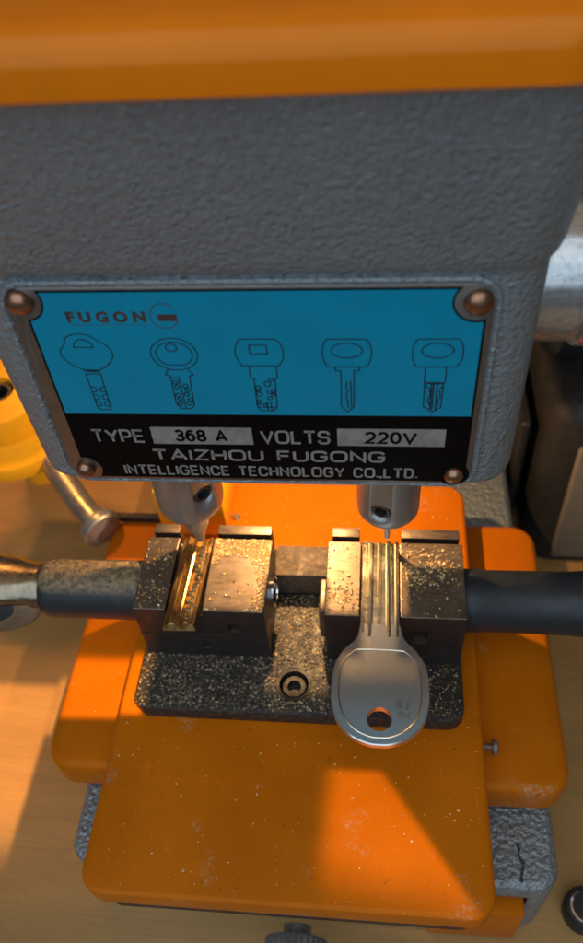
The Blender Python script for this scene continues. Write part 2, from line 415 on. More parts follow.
# lower slide and carriage
bm = bmesh.new()
rr_solid(bm, -100, 54.5, -8.8, 87, 8, [(1.2, -53), (0, -52), (0, -42.6), (0.5, -41.2), (1.4, -40.4), (2.6, -40)])
lower = obj('lower_slide', bm, ORANGE, mach)
bm = bmesh.new()
rr_solid(bm, -77.2, 29.4, -44.6, 96.5, 6.5, [(0.6, -38.2), (0, -37.6), (0, -31.3), (0.2, -30.7), (0.9, -30.1), (1.3, -30)])
carr = obj('carriage_plate', bm, ORANGE, mach)
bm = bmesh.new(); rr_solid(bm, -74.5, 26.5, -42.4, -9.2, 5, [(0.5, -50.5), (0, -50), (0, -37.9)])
obj('carriage_apron', bm, APRON_BROWN, mach)
bm = bmesh.new(); rr_solid(bm, -70, 24, 0, 80, 2, [(0, -40.3), (0, -37.4)])
obj('slide_rail', bm, STEEL, mach)
bm = bmesh.new(); lathe(bm, (-22.5, -40, -69), (0, -1, 0), [(4, 0), (4, 3), (8.6, 3.4), (9, 4), (9, 11), (8.4, 12), (0, 12.2)], 64, (8.5, 0.5))
obj('knurled_knob', bm, SCREWSTEEL, mach)
# set screw in the side of the carriage
bm = bmesh.new()
lathe(bm, (27, 1.2, -34), (1, 0, 0), [(1.15, 0)]+[(1.15-0.28*(i % 2), 0.35*i+2) for i in range(10)]+[(1.1, 5.6)], 20)
sc = obj('side_screw', bm, RODSTEEL, mach)
bm = bmesh.new(); lathe(bm, (32.2, 1.2, -34), (1, 0, 0), [(2.3, 0), (2.5, 0.3), (2.3, 1.1), (1.5, 1.7), (0.0, 1.9)], 24)
obj('screw_head', bm, RODSTEEL, sc)

# raised orange bracket, strong lamp light put into its amber colour, and its bolts
bm = bmesh.new(); box(bm, -76, -52.6, 71, 96, -30.05, -7, 0.9)
br = obj('clamp_bracket', bm, YELLOW, mach)
bm = bmesh.new(); lathe(bm, (-55.5, 88, -7), (0, 0, 1), [(1.9, -0.2), (1.9, 1.3), (1.4, 1.7), (0, 1.75)], 6)
obj('hex_bolt', bm, RODSTEEL, br)
bm = bmesh.new(); lathe(bm, (-51.0, 79.5, -30), (0, 0, 1), [(1.5, -0.2), (1.5, 0.5), (1.1, 0.9), (0, 0.95)], 20)
obj('plate_screw', bm, RODSTEEL, mach)

# black clamp base with a socket screw
bm = bmesh.new()
rr_solid(bm, -71.5, 24, 3.6, 62, 5, [(0.2, -30.02), (0, -29.6), (0, -25.2), (0.25, -24.7), (0.8, -24.5)])
cb = obj('clamp_base', bm, BLACKPLATE, mach)
c1 = bmesh.new(); lathe(c1, (-24.8, 12.9, -29), (0, 0, 1), [(4.3, 0), (4.3, 10)], 40)
cut(cb, [c1])
bm = bmesh.new()
lathe(bm, (-24.8, 12.9, -29), (0, 0, 1), [(3.6, 0), (3.6, 3.2), (3.3, 3.6), (2.0, 3.6), (1.9, 1.4), (0, 1.4)], 36)
obj('socket_screw', bm, BLACKPLATE, cb)
bm = bmesh.new()
lathe(bm, (-24.8, 12.9, -24.5), (0, 0, 1), [(4.3, -0.4), (4.3, 0.25), (5.0, 0.25), (5.2, -0.4)], 40, closed=True)
obj('countersink_rim', bm, BLACKPLATE, cb)
bm = bmesh.new(); box(bm, -33.2, -14.8, 44.6, 56.2, -24.6, -14.5, 0.5)
obj('cross_bar', bm, CROSSBAR, mach)

# the two vices
def vice(x0, x1, s0, s1, holes, depth):
    bm = bmesh.new()
    def sec(top, sd):
        return [(x0, -24.5), (x1, -24.5), (x1, top), (s1, top), (s1, sd), (s0, sd), (s0, top), (x0, top)]
    prism_y(bm, sec(0, depth), 21.7, 47.3)
    bmesh.ops.bevel(bm, geom=list(bm.edges), offset=0.28, segments=2, affect='EDGES', profile=0.5)
    v = obj('vice', bm, STEEL, mach)
    cs = []
    for hx0, hx1, hz0, hz1, hd in holes:
        c = bmesh.new(); box(c, hx0, hx1, 15, 21.7+hd, hz0, hz1); cs.append(c)
    cut(v, cs)
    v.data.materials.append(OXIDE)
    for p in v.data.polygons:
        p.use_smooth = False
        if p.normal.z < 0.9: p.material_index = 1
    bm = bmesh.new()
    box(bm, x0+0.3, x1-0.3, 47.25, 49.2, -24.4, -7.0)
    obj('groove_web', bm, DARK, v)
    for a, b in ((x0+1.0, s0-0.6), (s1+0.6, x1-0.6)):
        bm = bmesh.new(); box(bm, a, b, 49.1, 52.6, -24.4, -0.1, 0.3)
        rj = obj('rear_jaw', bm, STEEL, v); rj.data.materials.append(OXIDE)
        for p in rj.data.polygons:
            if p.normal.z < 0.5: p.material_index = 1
    return v
vl = vice(-70.2, -32.4, -60.6, -50.0, [(-43.4, -40.2, -11.0, -6.8, 6), (-52.3, -50.0, -20.6, -17.8, 5), (-70.5, -43, -13.0, -12.4, 0.5)], -3.0)
vr = vice(-15.6, 23.5, -5.8, 5.4, [(9.2, 13.2, -13.5, -7.2, 6)], -3.0)
bm = bmesh.new(); lathe(bm, (-32.5, 35, -9.4), (1, 0, 0), [(4.6, -0.3), (4.6, 1.2), (4.0, 1.9), (2.2, 1.9), (2.0, 0.6), (0, 0.6)], 28)
obj('jaw_screw', bm, CHROME, vl)
bm = bmesh.new(); box(bm, -17.6, -15.5, 26.5, 38.0, -20, -6.2, 0.5)
obj('jaw_shim', bm, STEEL, vr)
# clamp screws running out through the grips
bm = bmesh.new(); lathe(bm, (-69.9, 34.5, -10), (-1, 0, 0), [(8.9, 0), (9.0, 1), (9.0, 29), (8.7, 30.8), (7.8, 32), (0, 32)], 48)
hl = obj('clamp_handle', bm, DUSTY, mach)
bm = bmesh.new()
rings = []
for x, ry, rz, dz in ((-101, 6.6, 6.6, 0), (-102.5, 7.6, 7.4, 0), (-104, 7.6, 7.2, 0.3), (-106, 7.2, 5.6, 1.8), (-111, 8.2, 4.8, 3.0), (-119, 9.4, 4.8, 3.6), (-150, 10, 5, 4)):
    rings.append([(x, 34.5+ry*math.cos(2*PI*i/36), -10+dz+rz*math.sin(2*PI*i/36)) for i in range(36)])
loft(bm, rings); obj('steel_shank', bm, SHANK, hl)
bm = bmesh.new()
M = frame((0.05, -0.80, 0.55), (1, 0, 0)); o = Vector((-118.0, 27.2, -10.8)); rings = []
for d, s in ((-2.4, 0.98), (0.9, 1.0), (1.3, 0.97), (1.5, 0.90), (1.5, 0.4)):
    rings.append([o + M @ Vector((8.2*s*math.sin(2*PI*i/40)*0.95, 16.0*s*math.cos(2*PI*i/40), d)) for i in range(40)])
loft(bm, rings); obj('oval_boss', bm, BRONZE, hl)
bm = bmesh.new()
rings = []
for d, s in ((1.0, 0.5), (1.5, 0.5), (1.62, 0.42)):
    rings.append([o + M @ Vector((8.2*s*math.sin(2*PI*i/30), 16.0*s*math.cos(2*PI*i/30), d)) for i in range(30)])
loft(bm, rings); obj('worn_stamp', bm, DARK, hl)
bm = bmesh.new(); lathe(bm, (23.3, 34.5, -10), (1, 0, 0), [(8.9, 0), (9.2, 1), (9.2, 5), (8.9, 6), (9.1, 30), (9.8, 38), (10.4, 46), (10.2, 70), (8, 73), (0, 73)], 48)
obj('clamp_handle', bm, ROD, mach)

# the two spindles: tracer and cutter
def spindle(cx, prof, screw_ang, zs, scr, tip):
    bm = bmesh.new(); lathe(bm, (cx, 46, 0), (0, 0, 1), prof, 56)
    sp = obj('spindle_chuck', bm, CHUCK, mach)
    R = max(p[0] for p in prof)
    d = Vector((math.sin(screw_ang), -math.cos(screw_ang), 0)); p = Vector((cx, 46, zs)) + d*R
    c1 = bmesh.new(); lathe(c1, p - d*5, d, [(scr, 0), (scr, 9)], 30)
    cut(sp, [c1])
    for f in sp.data.polygons: f.use_smooth = True
    bm = bmesh.new()
    lathe(bm, p - d*3.6, d, [(scr-0.18, 0), (scr-0.18, 2.9), (scr-0.55, 3.3), (scr*0.56, 3.3), (scr*0.50, 1.2), (0, 1.2)], 30)
    obj('set_screw', bm, SOCKET, sp)
    bm = bmesh.new(); lathe(bm, (cx, 46, 0), (0, 0, 1), tip, 28)
    obj('cutter_tip', bm, CHUCK, sp)
spindle(-53.8, [(5.4, 17.6), (6.6, 17.8), (8.5, 18.7), (9.2, 19.9), (9.4, 21.2), (9.4, 60)], math.radians(42), 30.0, 3.0,
        [(0.5, 1.0), (1.2, 1.2), (1.5, 3.6), (3.1, 8.2), (3.6, 9.6), (3.6, 18.3)])
spindle(1.6, [(3.2, 12.2), (3.9, 13.0), (7.9, 18.0), (8.5, 19.0), (8.6, 20.2), (8.6, 60)], math.radians(-14), 25.6, 2.9,
        [(0.55, 4.2), (0.8, 4.4), (0.85, 9.6), (1.9, 10.8), (2.9, 12.4)])

# head casting
def hring(z, x0, x1, y0, y1, r):
    return [(x, y, z) for x, y in rr_outline(x0, x1, y0, y1, r, 10)]
bm = bmesh.new()
loft(bm, [hring(50.0, -79.0, 26.0, 28.6, 92, 6), hring(50.5, -81.0, 28.0, 27.0, 93, 7), hring(51.6, -82.0, 28.8, 26.2, 93.5, 8), hring(53.2, -82.4, 29.2, 26, 94, 8.5),
          hring(106.4, -84.2, 29.4, 26, 96, 8.5), hring(107.8, -84.4, 29.5, 25.9, 96, 8.5), hring(108.8, -85.0, 30.0, 25.2, 97, 9), hring(110.0, -86.0, 30.8, 24.4, 98, 10), hring(112.5, -87.0, 31.4, 23.6, 99, 10.5),
          hring(150, -92, 33.2, 13.5, 130, 11)])
head = obj('head_casting', bm, GREY, mach, 50)
bm = bmesh.new(); box(bm, -76, 18, 94, 168, 95, 149, 4, 3)
obj('head_neck', bm, GREY, mach)
# orange top cover
prof = [(2.2, 146.6), (0.6, 146.7), (0, 147.2), (0, 151.2), (0.25, 152.6), (1.0, 154.0), (2.2, 155.2), (4.0, 156.0), (8, 156.8), (20, 159.5), (40, 162)]
bm = bmesh.new(); rr_solid(bm, -96, 30.5, 8, 172, 10, prof, 12)
obj('top_cover', bm, ORANGE_CLEAN, mach, 45)
# chrome sleeve of the drive on the right side
bm = bmesh.new()
lathe(bm, (28, 63, 84.5), (1, 0, 0), [(17.2, 0), (17.2, 12.6), (16.5, 13.1), (16.5, 13.7), (18.0, 14.2), (18.3, 14.9), (18.3, 16.6), (17.8, 17.2), (17.0, 17.6), (17.0, 44), (15, 46), (0, 46)], 72)
slv = obj('chrome_sleeve', bm, SLEEVE, mach)
bm = bmesh.new(); lathe(bm, (33, 72, 106), (1, 0.1, 0), [(5, 0), (5.5, 1), (5.5, 24), (4, 26), (0, 26)], 24)
obj('drive_knob', bm, DARK, mach)

# ---- nameplate
YP = 25.0
bm = bmesh.new()
def ring_xz(x0, x1, z0, z1, r, y): return [(x, y, z) for x, z in rr_outline(x0, x1, z0, z1, r, 8)]
loft(bm, [ring_xz(-74.6, 20.6, 50.0+0.9, 107.2, 5.6, 26.3), ring_xz(-74.6, 20.6, 50.9, 107.2, 5.6, 25.3), ring_xz(-74.2, 20.2, 51.3, 106.8, 5.2, 24.95),
          ring_xz(-73.7, 19.7, 51.7, 106.4, 4.8, 25.0), ring_xz(-73.4, 19.4, 51.9, 106.2, 4.6, 25.4)])
rim = obj('nameplate_border', bm, GREY, mach)
bm = bmesh.new()
loft(bm, [ring_xz(-73.2, 19.2, 52.1, 106.0, 4.5, 26), ring_xz(-73.2, 19.2, 52.1, 106.0, 4.5, 25.15), ring_xz(-72.9, 18.9, 52.4, 105.7, 4.2, YP)])
npl = obj('nameplate', bm, ALU, mach)
RIV = [(-70.3, 102.9), (16.2, 102.2), (-69.6, 55.5), (15.4, 55.3)]
def notched(x0, x1, z0, z1, rads):
    """rectangle whose corners are bitten round the rivets: tl, tr, bl, br"""
    pts = []
    for (cx, cz), r, sx, sz, a0, a1 in ((RIV[0], rads[0], x0, z1, 0, 0), (RIV[1], rads[1], x1, z1, 0, 0), (RIV[3], rads[3], x1, z0, 0, 0), (RIV[2], rads[2], x0, z0, 0, 0)):
        if r == 0: pts.append((sx, sz)); continue
        # points where the circle meets the two sides
        def zx(x): return math.sqrt(max(0, r*r-(x-cx)**2))
        def xz(z): return math.sqrt(max(0, r*r-(z-cz)**2))
        inx = 1 if sx == x0 else -1; inz = 1 if sz == z0 else -1
        pv = (sx, cz+inz*zx(sx)); ph = (cx+inx*xz(sz), sz)
        av = math.atan2(pv[1]-cz, pv[0]-cx); ah = math.atan2(ph[1]-cz, ph[0]-cx)
        order = (av, ah) if (sx == x0) == (sz == z1) else (ah, av)
        d = (order[1]-order[0]+PI) % (2*PI) - PI
        pts += [(cx+r*math.cos(order[0]+d*i/14), cz+r*math.sin(order[0]+d*i/14)) for i in range(15)]
    return pts
bm = bmesh.new(); poly(bm, notched(-69.9, 18.0, 52.9, 105.4, (4.3, 4.3, 3.9, 3.5)), YP-0.03)
flat('black_panel', bm, BLACKPRINT, npl)
bm = bmesh.new(); poly(bm, notched(-69.4, 17.5, 73.4, 104.9, (4.7, 4.7, 0, 0)), YP-0.06)
flat('blue_panel', bm, TEAL, npl)
for (x0, x1) in ((-51.5, -28.9), (-10.3, 12.8)):
    bm = bmesh.new(); poly(bm, [(x0, 64.2), (x1, 64.2), (x1, 69.5), (x0, 69.5)], YP-0.06); flat('data_field', bm, SILVER, npl)
YT = YP-0.10
mp = lambda x, z: (x, YT, z)
def word(name, txt, x0, x1, z0, z1, mat, bold=0.02, sp=1.1):
    bm = bmesh.new(); lettering(bm, txt, x0, x1, z0, z1, bold, YT, sp); return flat(name, bm, mat, npl)
word('type_word', 'TYPE', -65.4, -53.2, 64.5, 68.7, SILVER, 0.15, 0.34)
word('type_value', '368 A', -46.3, -34.4, 65.0, 68.8, BLACKPRINT, 0.19, 0.40)
word('volts_word', 'VOLTS', -27.2, -11.8, 64.6, 68.8, SILVER, 0.15, 0.36)
word('volts_value', '220V', -4.5, 6.9, 64.9, 68.7, BLACKPRINT, 0.19, 0.34)
word('maker_name', 'TAIZHOU FUGONG', -52.6, 0.2, 58.9, 62.5, SILVER, 0.18, 0.36)
word('maker_subtitle', 'INTELLIGENCE TECHNOLOGY CO.,LTD.', -60.3, 7.5, 53.8, 57.2, SILVER, 0.16, 0.44)
bm = bmesh.new(); add_text(bm, 'FUGON', -62.0, -46.2, 97.9, 100.6, mp, 0.055, 1.55); flat('brand_word', bm, RUST_INK, npl)
bm = bmesh.new(); stroke(bm, [(-61.6, 97.4), (-46.3, 97.4)], 0.12, YT); flat('underline', bm, RUST_INK, npl)
bm = bmesh.new()
stroke(bm, ell(-42.6, 99.4, 2.7, 2.9, 35, 338, 30), 0.2, YT)
poly(bm, [(-43.8, 98.2), (-40.2, 98.2), (-40.0, 99.8), (-44.0, 99.8)], YT)
flat('emblem', bm, RUST_INK, npl)
LW = 0.25
# five key drawings
bm = bmesh.new()
stroke(bm, catmull([(-65.6, 91.0), (-64.4, 92.4), (-63.6, 94.2), (-61.6, 95.1), (-59.2, 95.0), (-57.4, 93.6), (-55.7, 92.2), (-54.9, 89.8), (-56.4, 87.4), (-58.5, 86.0), (-60.2, 85.7), (-62.0, 86.0), (-64.2, 87.4), (-65.5, 89.2)]), LW, YT, True)
stroke(bm, [(-62.5, 91.8), (-58.5, 91.8)]+ell(-60.5, 91.8, 2.0, 2.0, 0, 180, 16), LW, YT, True)
for z in (85.9, 85.4, 84.8): stroke(bm, [(-62.1, z), (-58.5, z)], LW*0.9, YT)
stroke(bm, [(-61.9, 84.8), (-61.7, 75.2), (-60.9, 74.7), (-59.1, 74.7), (-58.8, 75.4), (-58.7, 84.8)], LW, YT)
for z in (80.5, 78.3, 76.4):
    stroke(bm, [(-61.8, z+.7)]+ell(-61.2, z, 0.6, 0.65, 80, -80, 8)+[(-61.8, z-.7)], LW, YT)
    stroke(bm, [(-58.8, z+.7)]+ell(-59.3, z, 0.6, 0.65, 100, 260, 8)+[(-58.8, z-.7)], LW, YT)
flat('key_drawing', bm, INK, npl)
bm = bmesh.new()
stroke(bm, ell(-42.3, 90.0, 4.75, 4.1), LW, YT, True)
stroke(bm, ell(-42.3, 90.0, 3.7, 3.1, -62, 242, 36), LW, YT, True)
stroke(bm, ell(-42.6, 91.7, 1.1, 0.95), LW, YT, True)
stroke(bm, [(-44.2, 86.0), (-44.7, 85.3), (-45.0, 84.6), (-44.1, 84.4), (-44.1, 83.8), (-44.2, 76.6), (-43.2, 75.1), (-41.2, 75.1), (-40.4, 76.1), (-40.1, 83.8), (-40.0, 84.4), (-39.2, 84.6), (-39.6, 85.3), (-40.2, 86.0)], LW, YT)
stroke(bm, [(-44.0, 83.9), (-42.4, 83.9), (-42.3, 75.2)], LW, YT)
for x, z in ((-43.3, 82.6), (-43.2, 81.3), (-43.4, 79.0), (-43.2, 77.8), (-43.3, 76.6), (-41.4, 81.6), (-41.2, 80.4), (-41.5, 79.2), (-41.0, 77.7), (-41.3, 76.6)):
    stroke(bm, ell(x, z, 0.5, 0.5, n=12), LW, YT, True)
flat('key_drawing', bm, INK, npl)
bm = bmesh.new()
stroke(bm, [(-28.8, 93.8)]+[(-21.8, 93.8)]+ell(-24.2, 90.4, 3.9, 4.6, 42, -42, 12)+[(-21.4, 87.0), (-28.9, 87.0)]+ell(-26.0, 90.4, 3.9, 4.6, 222, 138, 12), LW, YT, True)
stroke(bm, [(-27.0, 92.3), (-23.5, 92.3), (-23.5, 90.1), (-27.0, 90.1)], LW, YT, True)
stroke(bm, [(-27.5, 87.0), (-27.5, 83.7), (-26.8, 83.7), (-26.9, 75.8), (-26.1, 74.7), (-23.5, 74.7), (-22.7, 75.7), (-22.5, 83.7), (-22.0, 83.7), (-22.0, 87.0)], LW, YT)
stroke(bm, [(-26.8, 75.7), (-22.7, 75.7)], LW, YT)
for x, z, r in ((-26.2, 81.2, .55), (-26.1, 79.4, .6), (-26.4, 77.4, .4), (-26.4, 76.7, .35), (-24.2, 82.2, .7), (-23.3, 83.4, .5), (-24.0, 80.0, .5), (-24.0, 78.3, .5), (-23.1, 80.3, .45), (-23.2, 79.3, .4), (-26.3, 80.4, .35)):
    stroke(bm, ell(x, z, r, r, n=12), LW, YT, True)
stroke(bm, [(-24.7, 74.8), (-24.7, 77.0), (-23.9, 77.0), (-23.9, 74.8)], LW, YT); stroke(bm, [(-25.4, 76.7), (-25.4, 75.7), (-24.8, 75.7), (-24.8, 76.7)], LW, YT, True)
flat('key_drawing', bm, INK, npl)
def round_bow(bm, cx, w):
    stroke(bm, [(cx-3.5, 93.7), (cx+3.5, 93.7)]+ell(cx+2.4, 90.3, w-2.4, 4.3, 50, -50, 12)+[(cx+3.6, 86.8), (cx-3.6, 86.8)]+ell(cx-2.4, 90.3, w-2.4, 4.3, 230, 130, 12), LW, YT, True)
    stroke(bm, ell(cx, 90.9, 3.05, 1.85), LW, YT, True)
bm = bmesh.new(); round_bow(bm, -7.85, 4.8)
stroke(bm, [(-10.2, 86.8), (-10.2, 85.8), (-9.1, 85.8), (-9.2, 76.0), (-7.9, 74.5), (-6.6, 75.9), (-6.5, 85.8), (-5.4, 85.8), (-5.4, 86.8)], LW, YT)
stroke(bm, [(-7.2, 83.2), (-7.1, 75.8)], LW, YT)
stroke(bm, [(-8.0, 83.0), (-8.1, 80.8), (-7.8, 80.2), (-8.2, 79.6), (-7.9, 78.9), (-8.2, 78.2), (-7.7, 77.4), (-7.9, 76.5), (-7.6, 75.4)], LW, YT)
flat('key_drawing', bm, INK, npl)
bm = bmesh.new(); round_bow(bm, 9.65, 4.85)
stroke(bm, [(7.5, 86.8), (7.5, 82.7), (11.6, 82.7), (11.6, 86.8)], LW, YT)
stroke(bm, [(7.6, 82.4), (7.6, 76.2), (9.5, 74.6), (11.2, 76.0), (11.3, 82.4)], LW, YT, True)
for x in (9.0, 9.4, 10.1): stroke(bm, [(x, 82.3), (x, 75.3)], LW*1.2, YT)
stroke(bm, [(7.7, 81.8), (8.6, 81.2), (8.9, 79.4), (8.4, 78.0), (8.8, 76.6)], LW, YT); stroke(bm, [(11.2, 81.8), (10.6, 80.8), (10.9, 79.0), (10.4, 77.6), (10.7, 76.4)], LW, YT)
flat('key_drawing', bm, INK, npl)
for i, (x, z) in enumerate(RIV):
    r = 2.75 if i < 2 else 2.25
    bm = bmesh.new(); lathe(bm, (x, YP, z), (0, -1, 0), [(r, -0.4), (r, 0.35), (r*0.93, 0.9), (r*0.72, 1.5), (r*0.4, 1.9), (0, 2.0)], 32)
    obj('rivet', bm, COPPER, npl, 60)

# feed lever on the left: hub, rod, collar
bm = bmesh.new()
HUB = (-150, 128, -26)
lathe(bm, HUB, (0.05, -0.12, 1), [(30, -6), (31, -5), (31, 0), (30, 1.2), (21, 1.8), (19.5, 3), (18.5, 12), (17, 14), (6.2, 14.5), (6.0, 4), (0, 4)], 64)
hub = obj('lever_hub', bm, YELLOW, mach, 40)
bm = bmesh.new(); lathe(bm, HUB, (0.05, -0.12, 1), [(5.9, 4.1), (5.9, 12), (4.6, 13), (3.6, 13), (3.4, 6), (0, 6)], 32)
obj('hub_bolt', bm, DARK, hub)
bm = bmesh.new(); lathe(bm, (-165, 158, WZ-0.1), (0, 0, 1), [(9, 0), (9, 60)], 40)
obj('hub_post', bm, YELLOW, hub)
bm = bmesh.new(); tube(bm, [(-139, 122, -32), (-128, 107, -33), (-112, 88, -35), (-101.5, 77, -36)], 4.8, 20)
obj('lever_rod', bm, RODSTEEL, mach)
bm = bmesh.new(); lathe(bm, (-104.5, 80.5, -36.5), (0.72, -0.66, -0.1), [(5, 0), (7.2, 0.6), (7.6, 1.6), (7.6, 4.0), (7, 4.8), (5.8, 5.2), (4.2, 6.6), (0, 7.2)], 32)
obj('rod_collar', bm, CHUCK, mach)
bm = bmesh.new(); box(bm, -99, -70, 84, 86.6, -39.9, -37.2, 0.5)
obj('link_bar', bm, MOTOR, mach)

# ------------------------------------------------------------------ the keys
at((0, 0, 0))
def ridged(xc, half, prof, z):
    return [(xc+half*u, z+h) for u, h in prof]
# right: nickel silver blank with its bow hanging over the edge
BL = [(-1, -2.3), (1, -2.3), (1, -0.2), (0.93, 0.25), (0.84, 0.25), (0.78, -0.75), (0.62, -0.75), (0.56, 0.05), (0.50, 0.3), (0.40, 0.3), (0.34, 0.0), (0.30, -0.85), (0.06, -0.85), (0.02, -0.2), (-0.12, -0.2), (-0.16, -0.75), (-0.42, -0.75), (-0.46, 0.3), (-0.60, 0.3), (-0.66, -0.5), (-0.78, -0.5), (-0.82, 0.0), (-0.95, 0.0), (-1, -0.3)]
bm = bmesh.new()
sec = ridged(-0.2, 5.25, BL, 0.35)
loft(bm, [[(x, y, z if z < -1.5 else (1-t)*z+t*0.12) for x, z in sec] for y, t in ((13.2, 1.0), (15.2, 0.8), (18.2, 0.0), (47.2, 0.0))])
kt = thing('door_key', 'nickel silver key blank with round bow and hole, clamped below the pointed pin', 'key', (0, 0, -1.9))
kb = obj('blade', bm, NICKEL_RIDGE, kt)
out = catmull([(-5.6, 19.2), (-6.0, 16.2), (-7.2, 14.0), (-9.8, 11.2), (-12.0, 6.8), (-12.6, 1.5), (-12.3, -4.0), (-10.6, -9.0), (-7.2, -12.6), (-3.0, -14.4), (0, -14.7), (3.0, -14.4), (7.2, -12.6), (10.6, -9.0), (12.3, -4.0), (12.6, 1.5), (12.0, 6.8), (9.8, 11.2), (7.2, 14.0), (6.0, 16.2), (5.4, 19.2)], 5, False)
out = out+[(2, 19.4), (-2, 19.4)]
bm = bmesh.new(); slab(bm, out, -1.9, 0.25, 0.28)
bow = obj('bow', bm, NICKEL, kt)
c1 = bmesh.new(); lathe(c1, (-0.1, -8.0, -4), (0, 0, 1), [(3.15, 0), (3.15, 8)], 40)
cut(bow, [c1])
bm = bmesh.new()
rimp = catmull([(-6.2, 11.3), (-8.4, 9.4), (-10.2, 6.0), (-10.6, 1.5), (-10.3, -3.4), (-9.0, -7.6), (-6.3, -10.8), (-2.8, -12.5), (0, -12.8), (2.8, -12.5), (6.3, -10.8), (9.0, -7.6), (10.3, -3.4), (10.6, 1.5), (10.2, 6.0), (8.4, 9.4), (6.2, 11.3)], 5, False)
rimp = rimp + [(3, 11.5), (0, 11.5), (-3, 11.5), (-6.2, 11.3)]
rings = [[(x*(1+d*0.02), y*(1+d*0.02), z) for x, y in ((0, 0),)] for d, z in ((0, 0),)]
tube(bm, [(x, y, 0.22) for x, y in rimp], 0.26, 8)
obj('raised_rim', bm, NICKEL_RIDGE, bow)
bm = bmesh.new()
def stampmap(cx, cy, rot):
    c, s = math.cos(rot), math.sin(rot)
    return lambda x, z: (cx+x*c-z*s, cy+x*s+z*c, 0.36)
add_text(bm, '81', -1.6, 1.6, -1.1, 1.1, stampmap(5.6, -4.0, -0.12), 0.05, 1.15)
add_text(bm, '7H', -1.6, 1.6, -0.9, 0.9, stampmap(5.9, -6.7, -0.12), 0.05, 1.15)
obj('stamped_mark', bm, NICKEL_RIDGE, bow, 0)
# left: short brass blank
at((0, 0, 0))
BB = [(-1, -2.2), (1, -2.2), (1, -0.5), (0.95, -0.1), (0.80, -0.1), (0.72, -0.9), (0.62, -1.5), (0.12, -1.5), (0.06, -0.9), (0.0, -0.1), (-0.10, 0.1), (-0.22, -0.1), (-0.30, -0.75), (-0.42, -0.75), (-0.48, -0.2), (-0.56, 0.1), (-0.68, 0.1), (-0.74, -0.5), (-0.86, -0.5), (-0.92, -0.9), (-1, -0.9)]
kt = thing('brass_blank', 'short golden brass key blank with deep ridges, clamped below the blunt tracer', 'key', (-56, 32, -2))
bm = bmesh.new()
xf = lambda x, y: x - (46-y)*0.035
loft(bm, [[(xf(x, y), y + (0.9*math.sin(x*1.3) if y < 18 else 0), z) for x, z in ridged(-54.7, 4.55, BB, 0.3)] for y in (17.0, 19, 24, 30, 36, 41, 47.5)])
obj('ridged_blade', bm, BRASS, kt)
bm = bmesh.new()
for i in range(20):
    y = 19+i*1.35
    x = -53.0 - (46-y)*0.035 + random.uniform(-0.9, 0.7)
    box(bm, x-random.uniform(0.4, 1.0), x+random.uniform(0.3, 0.9), y-0.7, y+random.uniform(0.1, 0.7), -1.9, random.uniform(-1.0, -0.1), 0.22, 1)
obj('bitting', bm, BITTING, kt)

# ------------------------------------------------------------------ loose things
bush = thing('bushing', 'dark round metal bushing with a bright ring lying on the wooden bench', 'bushing', (64.6, -25, WZ))
bm = bmesh.new(); lathe(bm, (64.6, -25, WZ), (0, 0, 1), [(6.0, 0), (6.4, 0.8), (6.4, 6.5), (5.8, 7.6), (4.8, 7.8)], 36)
obj('sleeve', bm, MOTOR, bush)
bm = bmesh.new(); lathe(bm, (64.6, -25, WZ), (0, 0, 1), [(4.9, 7.0), (4.9, 8.1), (4.3, 8.2), (4.1, 5), (0, 4.8)], 36)
obj('ring', bm, CHROME, bush)

mt = thing('grinder', 'dark machine housing with a tan side panel standing behind the right grip', 'machine', (110, 150, WZ))
bm = bmesh.new(); rr_solid(bm, 61, 170, 112, 240, 12, [(0, WZ), (0, -18), (1.5, -13), (5, -9.5), (12, -8)])
obj('housing', bm, MOTOR, mt)
bm = bmesh.new(); rr_solid(bm, 71.5, 165, 109.6, 113, 1.2, [(0.5, -90), (0, -89), (0, -27), (0.6, -25.5)])
obj('side_panel', bm, PANEL, mt)
bm = bmesh.new(); lathe(bm, (58, 160, 8), (1, 0.0, 0), [(13, 0), (20, 2), (24, 6), (25, 12), (25, 70), (20, 75), (0, 75)], 48)
obj('motor_barrel', bm, BARREL, mt)
bm = bmesh.new(); lathe(bm, (54, 160, 8), (1, 0.0, 0), [(5, 0), (6, 0.6), (6, 5)], 24)
obj('shaft_end', bm, RODSTEEL, mt)
bm = bmesh.new(); rr_solid(bm, 53.5, 57.5, 128, 190, 1.5, [(0.5, WZ), (0, WZ+1), (0, -31), (0.8, -30)])
tag(obj('steel_bar', bm, MOTOR), 'dark flat steel upright standing between base casting and dark housing', 'bar')

pp = thing('paper_pad', 'white paper pad far behind the chrome sleeve', 'paper', (150, 430, WZ))
bm = bmesh.new(); box(bm, 90, 260, 350, 560, WZ+0.05, WZ+2, 0.3)
obj('sheets', bm, WHITE, pp)
bm = bmesh.new(); box(bm, 92, 258, 396, 406, WZ+2, WZ+2.4, 0.1)
obj('yellow_strip', bm, YTAPE, pp)

